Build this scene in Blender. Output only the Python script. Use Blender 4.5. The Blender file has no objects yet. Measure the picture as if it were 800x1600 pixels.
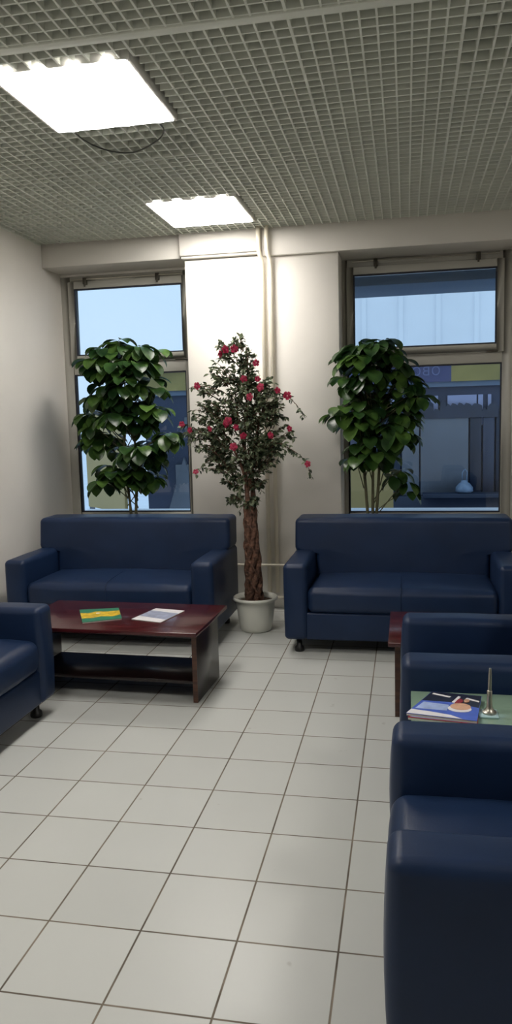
import bpy, bmesh, math, random
from mathutils import Vector, Matrix, noise
random.seed(11)
PI = math.pi
C = bpy.context.scene.collection
sc = bpy.context.scene

# ------------------------------------------------------------------ camera, world, exposure
yaw, pitch, roll = 0.1954417, -0.1188036, -0.0258272
cp, sp, cy, sy = math.cos(pitch), math.sin(pitch), math.cos(yaw), math.sin(yaw)
F = Vector((-sy*cp, cy*cp, sp)); R0 = Vector((cy, sy, 0)); U0 = R0.cross(F)
Rr = math.cos(roll)*R0 + math.sin(roll)*U0
Uu = -math.sin(roll)*R0 + math.cos(roll)*U0
cam = bpy.data.cameras.new('camera'); camo = bpy.data.objects.new('camera', cam); C.objects.link(camo)
m = Matrix((Rr, Uu, -F)).transposed().to_4x4(); m.translation = Vector((1.6956, -3.2442, 1.5307))
camo.matrix_world = m
cam.sensor_fit = 'VERTICAL'; cam.sensor_height = 36.0; cam.lens = 1195.09/1600*36.0
cam.clip_start = 0.05; cam.clip_end = 200
sc.camera = camo

w = bpy.data.worlds.new('overcast sky'); sc.world = w; w.use_nodes = True
wn = w.node_tree; bg = wn.nodes['Background']
tc = wn.nodes.new('ShaderNodeTexCoord'); sep = wn.nodes.new('ShaderNodeSeparateXYZ')
cr = wn.nodes.new('ShaderNodeValToRGB')
wn.links.new(tc.outputs['Generated'], sep.inputs[0]); wn.links.new(sep.outputs['Z'], cr.inputs[0])
cr.color_ramp.elements[0].color = (0.53, 0.66, 0.80, 1); cr.color_ramp.elements[0].position = 0.0
cr.color_ramp.elements[1].color = (0.545, 0.70, 0.80, 1); cr.color_ramp.elements[1].position = 0.35
wn.links.new(cr.outputs[0], bg.inputs[0])
bg.inputs[1].default_value = 1.35
LAMP = 24.0
sc.view_settings.view_transform = 'Standard'; sc.view_settings.look = 'None'
sc.view_settings.gamma = 1.0; sc.view_settings.use_curve_mapping = False
sc.view_settings.exposure = 0.0
try:
    sc.cycles.use_denoising = True
    sc.cycles.max_bounces = 10; sc.cycles.diffuse_bounces = 5; sc.cycles.transparent_max_bounces = 12
    sc.cycles.caustics_reflective = False; sc.cycles.caustics_refractive = False
    sc.cycles.sample_clamp_indirect = 6.0
except Exception:
    pass

# ------------------------------------------------------------------ materials
def srgb(r, g, b):
    f = lambda c: (c/255/12.92) if c/255 <= 0.04045 else ((c/255+0.055)/1.055)**2.4
    return (f(r), f(g), f(b), 1)

def mat(name, col, rough=0.5, metal=0.0, noise_scale=None, noise_amt=0.12, bump=None, spec=0.5, emit=None, estr=0.0, coat=0.0):
    """Principled material with a slight procedural colour variation and an optional bump."""
    M = bpy.data.materials.new(name); M.use_nodes = True
    nt = M.node_tree; b = nt.nodes['Principled BSDF']
    b.inputs['Base Color'].default_value = col; b.inputs['Roughness'].default_value = rough
    b.inputs['Metallic'].default_value = metal; b.inputs['Specular IOR Level'].default_value = spec
    b.inputs['Coat Weight'].default_value = coat
    if emit: b.inputs['Emission Color'].default_value = emit; b.inputs['Emission Strength'].default_value = estr
    t = nt.nodes.new('ShaderNodeTexCoord')
    if noise_scale:
        n = nt.nodes.new('ShaderNodeTexNoise'); n.inputs['Scale'].default_value = noise_scale; n.inputs['Detail'].default_value = 4
        nt.links.new(t.outputs['Object'], n.inputs['Vector'])
        r = nt.nodes.new('ShaderNodeValToRGB')
        r.color_ramp.elements[0].position = 0.3; r.color_ramp.elements[1].position = 0.7
        r.color_ramp.elements[0].color = tuple(c*(1-noise_amt) for c in col[:3]) + (1,)
        r.color_ramp.elements[1].color = tuple(min(1, c*(1+noise_amt)) for c in col[:3]) + (1,)
        nt.links.new(n.outputs['Fac'], r.inputs[0]); nt.links.new(r.outputs[0], b.inputs['Base Color'])
    if bump:
        n2 = nt.nodes.new('ShaderNodeTexNoise'); n2.inputs['Scale'].default_value = bump[0]; n2.inputs['Detail'].default_value = 5
        nt.links.new(t.outputs['Object'], n2.inputs['Vector'])
        bp = nt.nodes.new('ShaderNodeBump'); bp.inputs['Strength'].default_value = bump[1]; bp.inputs['Distance'].default_value = bump[2]
        nt.links.new(n2.outputs['Fac'], bp.inputs['Height']); nt.links.new(bp.outputs[0], b.inputs['Normal'])
    return M

def tile_material():
    M = bpy.data.materials.new('ceramic floor tiles'); M.use_nodes = True
    nt = M.node_tree; b = nt.nodes['Principled BSDF']; N = nt.nodes.new; Lk = nt.links.new
    g = N('ShaderNodeTexCoord'); s = N('ShaderNodeVectorMath'); s.operation = 'SCALE'; s.inputs['Scale'].default_value = 1/0.3
    Lk(g.outputs['Object'], s.inputs[0])
    fl = N('ShaderNodeVectorMath'); fl.operation = 'FLOOR'; Lk(s.outputs[0], fl.inputs[0])
    fr = N('ShaderNodeVectorMath'); fr.operation = 'FRACTION'; Lk(s.outputs[0], fr.inputs[0])
    sx = N('ShaderNodeSeparateXYZ'); Lk(fr.outputs[0], sx.inputs[0])
    def edge(o):
        a = N('ShaderNodeMath'); a.operation = 'SUBTRACT'; a.inputs[1].default_value = 0.5; Lk(o, a.inputs[0])
        c = N('ShaderNodeMath'); c.operation = 'ABSOLUTE'; Lk(a.outputs[0], c.inputs[0]); return c.outputs[0]
    mx = N('ShaderNodeMath'); mx.operation = 'MAXIMUM'; Lk(edge(sx.outputs['X']), mx.inputs[0]); Lk(edge(sx.outputs['Y']), mx.inputs[1])
    mr = N('ShaderNodeMapRange'); mr.inputs['From Min'].default_value = 0.4875; mr.inputs['From Max'].default_value = 0.4925
    Lk(mx.outputs[0], mr.inputs['Value'])
    wn_ = N('ShaderNodeTexWhiteNoise'); Lk(fl.outputs[0], wn_.inputs['Vector'])
    n = N('ShaderNodeTexNoise'); n.inputs['Scale'].default_value = 3.0; n.inputs['Detail'].default_value = 6; Lk(g.outputs['Object'], n.inputs['Vector'])
    ad = N('ShaderNodeMath'); ad.operation = 'ADD'; Lk(wn_.outputs['Value'], ad.inputs[0]); Lk(n.outputs['Fac'], ad.inputs[1])
    hf = N('ShaderNodeMath'); hf.operation = 'MULTIPLY'; hf.inputs[1].default_value = 0.5; Lk(ad.outputs[0], hf.inputs[0])
    cr_ = N('ShaderNodeValToRGB'); Lk(hf.outputs[0], cr_.inputs[0])
    cr_.color_ramp.elements[0].color = TILE0; cr_.color_ramp.elements[1].color = TILE1
    # small specks
    n3 = N('ShaderNodeTexNoise'); n3.inputs['Scale'].default_value = 9.0; n3.inputs['Detail'].default_value = 2; Lk(g.outputs['Object'], n3.inputs['Vector'])
    dirt = N('ShaderNodeMapRange'); dirt.inputs['From Min'].default_value = 0.74; dirt.inputs['From Max'].default_value = 0.78; dirt.inputs['To Max'].default_value = 0.35; Lk(n3.outputs['Fac'], dirt.inputs['Value'])
    m0 = N('ShaderNodeMixRGB'); Lk(dirt.outputs[0], m0.inputs[0]); Lk(cr_.outputs[0], m0.inputs[1]); m0.inputs[2].default_value = (0.2, 0.17, 0.13, 1)
    gn = N('ShaderNodeTexNoise'); gn.inputs['Scale'].default_value = 5.0; Lk(g.outputs['Object'], gn.inputs['Vector'])
    gr = N('ShaderNodeValToRGB'); Lk(gn.outputs['Fac'], gr.inputs[0])
    gr.color_ramp.elements[0].color = srgb(92, 84, 74); gr.color_ramp.elements[0].position = 0.35
    gr.color_ramp.elements[1].color = srgb(135, 124, 110); gr.color_ramp.elements[1].position = 0.65
    mix = N('ShaderNodeMixRGB'); Lk(mr.outputs[0], mix.inputs[0]); Lk(m0.outputs[0], mix.inputs[1]); Lk(gr.outputs[0], mix.inputs[2])
    Lk(mix.outputs[0], b.inputs['Base Color'])
    ro = N('ShaderNodeMapRange'); ro.inputs['To Min'].default_value = 0.33; ro.inputs['To Max'].default_value = 0.85; Lk(mr.outputs[0], ro.inputs['Value']); Lk(ro.outputs[0], b.inputs['Roughness'])
    b.inputs['Specular IOR Level'].default_value = 0.35
    bp = N('ShaderNodeBump'); bp.invert = True; bp.inputs['Strength'].default_value = 0.5; bp.inputs['Distance'].default_value = 0.002
    Lk(mr.outputs[0], bp.inputs['Height']); Lk(bp.outputs[0], b.inputs['Normal'])
    return M

def leaf_material(name, c0, c1, scale, rough, trans=0.25, lo=0.4, hi=0.62):
    M = mat(name, c0, rough)
    nt = M.node_tree; b = nt.nodes['Principled BSDF']
    t = nt.nodes.new('ShaderNodeTexCoord'); n = nt.nodes.new('ShaderNodeTexNoise'); n.inputs['Scale'].default_value = scale; n.inputs['Detail'].default_value = 3
    nt.links.new(t.outputs['Object'], n.inputs['Vector'])
    r = nt.nodes.new('ShaderNodeValToRGB'); r.color_ramp.elements[0].position = lo; r.color_ramp.elements[1].position = hi
    r.color_ramp.elements[0].color = c0; r.color_ramp.elements[1].color = c1
    nt.links.new(n.outputs['Fac'], r.inputs[0]); nt.links.new(r.outputs[0], b.inputs['Base Color'])
    tr = nt.nodes.new('ShaderNodeBsdfTranslucent'); nt.links.new(r.outputs[0], tr.inputs[0])
    mx = nt.nodes.new('ShaderNodeMixShader'); mx.inputs[0].default_value = trans
    nt.links.new(b.outputs[0], mx.inputs[1]); nt.links.new(tr.outputs[0], mx.inputs[2])
    nt.links.new(mx.outputs[0], nt.nodes['Material Output'].inputs[0])
    return M

def glass_material(name, tint, gloss=0.06):
    M = bpy.data.materials.new(name); M.use_nodes = True; nt = M.node_tree
    nt.nodes.remove(nt.nodes['Principled BSDF'])
    tr = nt.nodes.new('ShaderNodeBsdfTransparent'); tr.inputs[0].default_value = tint
    gl = nt.nodes.new('ShaderNodeBsdfGlossy'); gl.inputs['Roughness'].default_value = 0.02; gl.inputs['Color'].default_value = (1, 1, 1, 1)
    lw = nt.nodes.new('ShaderNodeFresnel'); lw.inputs[0].default_value = 1.45
    mx = nt.nodes.new('ShaderNodeMixShader')
    nt.links.new(lw.outputs[0], mx.inputs[0]); nt.links.new(tr.outputs[0], mx.inputs[1]); nt.links.new(gl.outputs[0], mx.inputs[2])
    nt.links.new(mx.outputs[0], nt.nodes['Material Output'].inputs[0])
    return M

def wood_material(name, c0, c1, rough):
    M = mat(name, c0, rough, coat=0.15)
    nt = M.node_tree; b = nt.nodes['Principled BSDF']
    t = nt.nodes.new('ShaderNodeTexCoord'); mp = nt.nodes.new('ShaderNodeMapping'); mp.inputs['Scale'].default_value = (1.5, 22, 22)
    n = nt.nodes.new('ShaderNodeTexNoise'); n.inputs['Scale'].default_value = 2.0; n.inputs['Detail'].default_value = 8; n.inputs['Distortion'].default_value = 0.6
    r = nt.nodes.new('ShaderNodeValToRGB'); r.color_ramp.elements[0].position = 0.35; r.color_ramp.elements[1].position = 0.68
    r.color_ramp.elements[0].color = c0; r.color_ramp.elements[1].color = c1
    nt.links.new(t.outputs['Object'], mp.inputs[0]); nt.links.new(mp.outputs[0], n.inputs[0]); nt.links.new(n.outputs['Fac'], r.inputs[0])
    nt.links.new(r.outputs[0], b.inputs['Base Color'])
    return M

TILE0 = srgb(190, 192, 188); TILE1 = srgb(201, 203, 199)
M = {}
M['tile'] = tile_material()
M['wall'] = mat('painted plaster wall', srgb(232, 228, 221), 0.6, noise_scale=2.2, noise_amt=0.03, bump=(60, 0.15, 0.002))
M['beam'] = mat('painted beam', srgb(214, 210, 203), 0.65, noise_scale=2.0, noise_amt=0.03, bump=(60, 0.1, 0.002))
M['pipe'] = mat('painted heating pipe', srgb(236, 228, 210), 0.4, noise_scale=8, noise_amt=0.03)
M['grille'] = mat('ceiling grille enamel', srgb(218, 221, 211), 0.5, noise_scale=3, noise_amt=0.04)
M['plenum'] = mat('plenum concrete', srgb(92, 92, 84), 0.9, noise_scale=4, noise_amt=0.2)
M['frame'] = mat('taupe window frame', srgb(172, 170, 162), 0.42, noise_scale=4, noise_amt=0.03)
M['gasket'] = mat('black rubber gasket', srgb(38, 40, 52), 0.6, noise_scale=20)
M['glass'] = glass_material('window glass', (0.90, 0.95, 1.0, 1))
M['leather'] = mat('navy leatherette', srgb(24, 42, 72), 0.42, noise_scale=5, noise_amt=0.10, bump=(140, 0.12, 0.002), spec=0.30)
M['blackplastic'] = mat('black plastic', srgb(20, 20, 22), 0.4, noise_scale=10)
M['mahogany'] = wood_material('mahogany laminate', srgb(58, 16, 20), srgb(80, 26, 30), 0.2)
M['darkwood'] = wood_material('dark laminate', srgb(24, 15, 15), srgb(34, 21, 20), 0.3)
M['edge'] = wood_material('worn edging', srgb(60, 36, 28), srgb(88, 56, 40), 0.5)
M['pot'] = mat('pale grey plastic pot', srgb(214, 214, 204), 0.45, noise_scale=6, noise_amt=0.03)
M['soil'] = mat('potting soil', srgb(70, 56, 40), 0.95, noise_scale=40, noise_amt=0.4, bump=(60, 0.8, 0.01))
M['bark'] = mat('braided bark', srgb(96, 68, 54), 0.85, noise_scale=34, noise_amt=0.7, bump=(45, 1.0, 0.02))
M['stem'] = mat('grey green stem', srgb(86, 84, 60), 0.7, noise_scale=25, noise_amt=0.2)
M['leaf'] = leaf_material('glossy green leaf', srgb(38, 68, 30), srgb(86, 118, 54), 7.0, 0.3, 0.3)
M['leafdark'] = leaf_material('dark green leaf', srgb(26, 52, 26), srgb(60, 92, 44), 7.0, 0.32, 0.2)
M['smallleaf'] = leaf_material('variegated small leaf', srgb(34, 50, 30), srgb(142, 154, 122), 26.0, 0.45, 0.2, 0.44, 0.62)
M['petal'] = leaf_material('magenta petal', srgb(140, 18, 52), srgb(196, 52, 92), 40.0, 0.55, 0.3)
M['white'] = mat('white enamel', srgb(230, 228, 222), 0.4, noise_scale=5, noise_amt=0.02)
M['steel'] = mat('brushed steel', srgb(176, 172, 160), 0.32, 0.9, noise_scale=20, noise_amt=0.06)
M['darksteel'] = mat('dull steel', srgb(80, 76, 68), 0.45, 0.6, noise_scale=20)
M['cable'] = mat('dark cable', srgb(60, 62, 56), 0.6, noise_scale=12)
M['diffuser'] = mat('lit lamp diffuser', (1, 1, 1, 1), 0.5, emit=(1.0, 0.955, 0.90, 1), estr=LAMP)
M['table_glass'] = mat('frosted green glass', srgb(150, 178, 156), 0.12, noise_scale=3, noise_amt=0.03)
M['table_glass'].node_tree.nodes['Principled BSDF'].inputs['Transmission Weight'].default_value = 0.25
# outside
M['snow'] = mat('snowy ground', srgb(226, 232, 244), 0.8, noise_scale=1.5, noise_amt=0.06, bump=(8, 0.3, 0.03))
M['kiosk'] = mat('blue kiosk cladding', srgb(50, 60, 84), 0.5, noise_scale=1.2, noise_amt=0.18)
M['kioskgrey'] = mat('grey kiosk panel', srgb(98, 104, 116), 0.55, noise_scale=2.0, noise_amt=0.12)
M['kioskdark'] = mat('dark blue kiosk plinth', srgb(28, 40, 62), 0.5, noise_scale=3.0, noise_amt=0.15)
M['purple'] = mat('violet fascia', srgb(74, 78, 118), 0.5, noise_scale=2, noise_amt=0.05)
M['yellow'] = mat('yellow fascia', srgb(146, 132, 78), 0.5, noise_scale=2.5, noise_amt=0.22)
M['ochre'] = mat('ochre board', srgb(158, 138, 88), 0.6, noise_scale=1.5, noise_amt=0.06)
M['letters'] = mat('pale letters', srgb(112, 120, 160), 0.5, noise_scale=8, noise_amt=0.03)
M['lilac'] = mat('pale kiosk window', srgb(156, 162, 196), 0.3, noise_scale=3, noise_amt=0.05)
M['silhouette'] = mat('dark goods', srgb(50, 58, 76), 0.7, noise_scale=6, noise_amt=0.25)
M['bluegrey'] = mat('slate blue canopy', srgb(100, 116, 138), 0.5, noise_scale=2, noise_amt=0.06)
M['palewall'] = mat('pale blue rendered facade', srgb(232, 234, 238), 0.7, noise_scale=0.35, noise_amt=0.06)
M['bag'] = mat('pale blue plastic bag', srgb(110, 130, 156), 0.4, noise_scale=12, noise_amt=0.2)
# covers
M['c_green'] = mat('green cover', srgb(52, 122, 92), 0.35, noise_scale=30, noise_amt=0.1)
M['c_yellow'] = mat('yellow field picture', srgb(214, 178, 44), 0.35, noise_scale=38, noise_amt=0.35)
M['c_white'] = mat('white paper', srgb(226, 224, 226), 0.4, noise_scale=30, noise_amt=0.04)
M['c_grey'] = mat('grey blue picture', srgb(150, 156, 178), 0.4, noise_scale=30, noise_amt=0.25)
M['c_blue'] = mat('blue cover', srgb(70, 96, 190), 0.3, noise_scale=25, noise_amt=0.15)
M['c_navy'] = mat('black blue cover', srgb(24, 26, 46), 0.3, noise_scale=25, noise_amt=0.2)
M['c_skin'] = mat('peach picture', srgb(206, 160, 128), 0.35, noise_scale=45, noise_amt=0.2)
M['c_red'] = mat('red picture', srgb(150, 40, 50), 0.35, noise_scale=45, noise_amt=0.2)
M['c_pale'] = mat('pale blue picture', srgb(160, 178, 220), 0.35, noise_scale=40, noise_amt=0.15)
M['pages'] = mat('paper pages', srgb(215, 212, 205), 0.7, noise_scale=60, noise_amt=0.06)
M['paleplate'] = mat('pale cyan plate', srgb(176, 206, 210), 0.3, noise_scale=8, noise_amt=0.04)

# ------------------------------------------------------------------ mesh helpers
class MB:
    """Collects geometry; build() links it as one mesh object."""
    def __init__(s): s.v = []; s.f = []; s.mi = []; s.cur = 0
    def face(s, idx): s.f.append(idx); s.mi.append(s.cur)
    def box(s, x0, x1, y0, y1, z0, z1):
        n = len(s.v)
        s.v += [(x0,y0,z0),(x1,y0,z0),(x1,y1,z0),(x0,y1,z0),(x0,y0,z1),(x1,y0,z1),(x1,y1,z1),(x0,y1,z1)]
        for q in ((0,3,2,1),(4,5,6,7),(0,1,5,4),(1,2,6,5),(2,3,7,6),(3,0,4,7)): s.face([n+i for i in q])
        return s
    def poly(s, pts): n = len(s.v); s.v += [tuple(p) for p in pts]; s.face(list(range(n, n+len(pts)))); return s
    def prism(s, pts, axis, a, b):
        """closed 2-D outline extruded from a to b along an axis ('x','y','z')"""
        def P(u, v, t): return {'x': (t, u, v), 'y': (u, t, v), 'z': (u, v, t)}[axis]
        n = len(s.v); k = len(pts)
        s.v += [P(u, v, a) for u, v in pts] + [P(u, v, b) for u, v in pts]
        s.face([n+i for i in range(k)][::-1]); s.face([n+k+i for i in range(k)])
        for i in range(k): s.face([n+i, n+(i+1) % k, n+k+(i+1) % k, n+k+i])
        return s
    def tube(s, pts, r, seg=10, cap=True):
        pts = [Vector(p) for p in pts]
        rs = r if isinstance(r, (list, tuple)) else [r]*len(pts)
        n0 = len(s.v); up = None
        for i, p in enumerate(pts):
            t = (pts[min(i+1, len(pts)-1)]-pts[max(i-1, 0)]).normalized()
            if up is None: up = t.orthogonal().normalized()
            up = (up - t*up.dot(t)).normalized(); bi = t.cross(up)
            for k in range(seg):
                a = 2*PI*k/seg; s.v.append(tuple(p + (up*math.cos(a)+bi*math.sin(a))*rs[i]))
        for i in range(len(pts)-1):
            for k in range(seg):
                a = n0+i*seg+k; b = n0+i*seg+(k+1) % seg
                s.face([a, b, b+seg, a+seg])
        if cap:
            s.face([n0+k for k in range(seg)][::-1]); s.face([n0+(len(pts)-1)*seg+k for k in range(seg)])
        return s
    def lathe(s, prof, cx=0, cy=0, seg=32):
        n0 = len(s.v)
        for r, z in prof:
            for k in range(seg):
                a = 2*PI*k/seg; s.v.append((cx+r*math.cos(a), cy+r*math.sin(a), z))
        for i in range(len(prof)-1):
            for k in range(seg):
                a = n0+i*seg+k; b = n0+i*seg+(k+1) % seg
                s.face([a, b, b+seg, a+seg])
        if prof[0][0] > 1e-4: s.face([n0+k for k in range(seg)][::-1])
        if prof[-1][0] > 1e-4: s.face([n0+(len(prof)-1)*seg+k for k in range(seg)])
        return s
    def build(s, name, mats, parent=None, smooth=False, bevel=None, seg=2, weld=True):
        me = bpy.data.meshes.new(name); me.from_pydata(s.v, [], s.f)
        if not isinstance(mats, (list, tuple)): mats = [mats]
        for q in mats: me.materials.append(q)
        for p, i in zip(me.polygons, s.mi): p.material_index = i; p.use_smooth = bool(smooth)
        me.update()
        bm = bmesh.new(); bm.from_mesh(me)
        if weld: bmesh.ops.remove_doubles(bm, verts=bm.verts, dist=1e-6)
        if weld: bmesh.ops.recalc_face_normals(bm, faces=bm.faces)
        if bevel:
            bmesh.ops.bevel(bm, geom=[e for e in bm.edges if len(e.link_faces) == 2 and e.calc_face_angle(0) > 0.6], offset=bevel, segments=seg, profile=0.5, affect='EDGES', clamp_overlap=True)
        bm.to_mesh(me); bm.free()
        if smooth or bevel:
            for p in me.polygons: p.use_smooth = True
            if (bevel and not smooth) or smooth == 'angle':
                try: me.set_sharp_from_angle(angle=0.9)
                except Exception: pass
        o = bpy.data.objects.new(name, me); C.objects.link(o)
        if parent: o.parent = parent
        return o

def rbox(mb, x0, x1, y0, y1, z0, z1, r, bul=(0,0,0,0,0,0), step=0.05, wrinkle=0.0, seed=0):
    """rounded upholstered box; bul = outward bulge of -x,+x,-y,+y,-z,+z faces"""
    c = Vector(((x0+x1)/2, (y0+y1)/2, (z0+z1)/2)); h = Vector(((x1-x0)/2, (y1-y0)/2, (z1-z0)/2))
    r = min(r, h.x*.98, h.y*.98, h.z*.98)
    def ax(hh):
        a = [-hh+r*(1-math.tan(t)) for t in (PI/4*k/4 for k in range(4, 0, -1))]
        a[0] = -hh
        n = max(2, int((2*(hh-r))/step)); mid = [-(hh-r)+2*(hh-r)*i/n for i in range(n+1)]
        return a + mid + [-q for q in a[::-1]]
    X, Y, Z = ax(h.x), ax(h.y), ax(h.z)
    def mp(p):
        p = Vector(p); q = Vector([max(-(h[i]-r), min(h[i]-r, p[i])) for i in range(3)])
        d = p-q; u = [q[i]/max(h[i], 1e-6) for i in range(3)]
        if d.length > 1e-9: p = q+d.normalized()*r
        sh = [max(0, 1-abs(p[i]/h[i])**2.2) for i in range(3)]
        o = Vector((0,0,0))
        for i in range(3):
            j, k = (i+1) % 3, (i+2) % 3
            wgt = sh[j]*sh[k]
            t = p[i]/h[i]
            if t > 0: o[i] += bul[2*i+1]*wgt*t**3
            else: o[i] -= bul[2*i]*wgt*(-t)**3
        p = p+o
        if wrinkle:
            nn = d.normalized() if d.length > 1e-9 else Vector((0,0,1))
            p += nn*wrinkle*noise.noise((p+c)*6.0+Vector((seed, seed*2.1, 0)))
        return tuple(p+c)
    def grid(A, B, f, flip):
        n = len(mb.v)
        for a in A:
            for b in B: mb.v.append(mp(f(a, b)))
        nb = len(B)
        for i in range(len(A)-1):
            for j in range(nb-1):
                q = [n+i*nb+j, n+(i+1)*nb+j, n+(i+1)*nb+j+1, n+i*nb+j+1]
                mb.face(q[::-1] if flip else q)
    for sgn in (-1, 1):
        grid(X, Y, lambda a, b: (a, b, sgn*h.z), sgn < 0)
        grid(Y, Z, lambda a, b: (sgn*h.x, a, b), sgn < 0)
        grid(Z, X, lambda a, b: (b, sgn*h.y, a), sgn < 0)
    return mb

def empty(name, loc, rz=0):
    o = bpy.data.objects.new(name, None); C.objects.link(o); o.location = loc; o.rotation_euler = (0, 0, rz)
    o.empty_display_size = 0.1
    return o
def tag(o, label, cat, group=None, kind=None):
    o['label'] = label; o['category'] = cat
    if group: o['group'] = group
    if kind: o['kind'] = kind
    return o
def struct(o, label=None):
    o['kind'] = 'structure'
    if label: o['label'] = label
    return o
def dup(root, loc, rz=0):
    r_ = root.copy(); C.objects.link(r_); r_.location = loc; r_.rotation_euler = (0, 0, rz)
    for ch in list(root.children):
        c_ = ch.copy(); C.objects.link(c_); c_.parent = r_
        for g in list(ch.children):
            d_ = g.copy(); C.objects.link(d_); d_.parent = c_
    return r_

# ------------------------------------------------------------------ room shell
WL = -1.25; WR = 4.9; YB = -6.4; YW = 3.15; YP = 2.81; H = 3.0; TOP = 3.42
struct(MB().box(WL-.2, WR+.2, YB-.2, YW+.22, -0.12, 0.0).build('floor', M['tile']), 'light grey square ceramic floor tiles with brown grout')
struct(MB().box(WL-.2, WL, YB-.2, YW+.22, 0, TOP).build('wall_left', M['wall']), 'plain off-white painted left wall')
struct(MB().box(WR, WR+.2, YB-.2, YW+.22, 0, TOP).build('wall_right', M['wall']))
struct(MB().box(WL, WR, YB-.2, YB, 0, TOP).build('wall_back', M['wall']))
# the window wall: parapets under the sills, pillars between windows, lintel
SZ = 0.70; LZ = 2.805
wf = MB()
wf.box(WL, WR, YW, YW+.20, 0, SZ)                       # parapet
wf.box(WL, WR, YW, YW+.20, LZ, TOP)                     # lintel
wf.box(-.03, 1.19, YP, YW+.20, 0, LZ)                   # pillar between the windows
wf.box(2.515, WR, YP, YW+.20, 0, LZ)                    # wall right of window 2
struct(wf.build('wall_front', M['wall'], bevel=.004, seg=1), 'white pillar and window wall')
b = MB()
b.box(WL, -.06, 2.81, YW, LZ+.02, H+.05)
struct(b.build('trim_1', M['beam'], bevel=.006), 'beam above the left window')
b = MB(); b.box(-.06, .60, 2.765, YW, LZ+.028, H+.05); b.box(-.05, .60, 2.778, YW, LZ+.008, LZ+.028)
struct(b.build('trim_2', M['beam'], bevel=.008), 'boxed beam above the pillar')
b = MB(); b.box(.60, WR, 2.775, YW, LZ-.01, H+.05)
struct(b.build('trim_3', M['beam'], bevel=.006), 'beam above the right window')
# sills
for n, (x0, x1) in enumerate(((WL, -.03), (1.19, 2.515))):
    s_ = MB().box(x0+.002, x1-.002, 2.84, YW, SZ-.03, SZ).build('trim_%d' % (4+n), M['white'], bevel=.006)
    struct(s_, 'white inner window sill')

# ------------------------------------------------------------------ windows
def window(name, x0, x1, gl, parts):
    """gl: (upper pane x0,x1,z0,z1), (lower pane x0,x1,z0,z1)"""
    w_ = empty(name, ((x0+x1)/2, YW, SZ)); struct(w_); T = Matrix.Translation((-(x0+x1)/2, -YW, -SZ))
    (ux0, ux1, uz0, uz1), (lx0, lx1, lz0, lz1) = gl
    z1 = LZ
    def P(mb, nm, mt, bev=.004, par=w_):
        mb.v = [tuple(T @ Vector(v)) for v in mb.v]
        return mb.build(nm, mt, par, bevel=bev, seg=2)
    mb = MB(); y0, y1 = YW, YW+.07
    mb.box(x0, lx0, y0, y1, SZ, z1); mb.box(lx1, x1, y0, y1, SZ, z1)
    mb.box(lx0, lx1, y0, y1, SZ, lz0); mb.box(lx0, lx1, y0, y1, lz1, uz0-.03); mb.box(lx0, lx1, y0, y1, uz1+.03, z1)
    P(mb, 'window_frame', M['frame'])
    mb = MB(); ys = YW-.018                              # opening sash
    sx0, sx1, sz0, sz1 = ux0-.055, ux1+.055, uz0-.062, uz1+.06
    mb.box(sx0, ux0, ys, y1-.01, sz0, sz1); mb.box(ux1, sx1, ys, y1-.01, sz0, sz1)
    mb.box(ux0, ux1, ys, y1-.01, sz0, uz0); mb.box(ux0, ux1, ys, y1-.01, uz1, sz1)
    P(mb, 'sash', M['frame'])
    for (a0, a1, c0, c1), yy in ((gl[0], ys+.004), (gl[1], y0+.004)):
        g = .011; mb = MB()
        mb.box(a0, a0+g, yy, yy+.03, c0, c1); mb.box(a1-g, a1, yy, yy+.03, c0, c1)
        mb.box(a0+g, a1-g, yy, yy+.03, c0, c0+g); mb.box(a0+g, a1-g, yy, yy+.03, c1-g, c1)
        P(mb, 'gasket', M['gasket'], None)
        P(MB().box(a0+.004, a1-.004, yy+.022, yy+.028, c0+.004, c1-.004), 'pane', M['glass'], None)
    # opening stay along the top with its brackets
    mb = MB(); mb.tube([(sx0+.05, ys-.02, z1-.032), (sx1-.04, ys-.02, z1-.032)], .006, 8)
    P(mb, 'stay_rod', M['steel'], None)
    for bx in parts:
        mb = MB(); mb.box(bx-.016, bx+.016, ys-.03, ys+.004, z1-.075, z1-.018); mb.box(bx-.007, bx+.007, ys-.034, ys-.02, z1-.095, z1-.03)
        P(mb, 'stay_bracket', M['darksteel'], .003)
    for hx in (sx0+.09, sx1-.09):
        mb = MB().box(hx-.045, hx+.045, ys-.003, ys+.004, sz0-.004, sz0+.012)
        P(mb, 'hinge', M['darksteel'], .002)
    if True:
        for k in range(1):
            mb = MB().box(sx0+.26, sx0+.62, ys-.006, ys-.001, z1-.05, z1-.028)
            P(mb, 'stay_arm', M['frame'], .002)
    # outer sill
    P(MB().box(x0, x1, YW+.07, YW+.36, SZ-.03, SZ+.043), 'outer_sill', M['snow'], .004)
    return w_
window('window_1', WL, -.03, ((-1.125, -.155, 2.13, 2.70), (-1.165, -.145, .755, 1.97)), (-1.01, -.36))
window('window_2', 1.19, 2.515, ((1.28, 2.395, 2.085, 2.675), (1.228, 2.44, .745, 1.94)), (1.46, 2.25))

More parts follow.
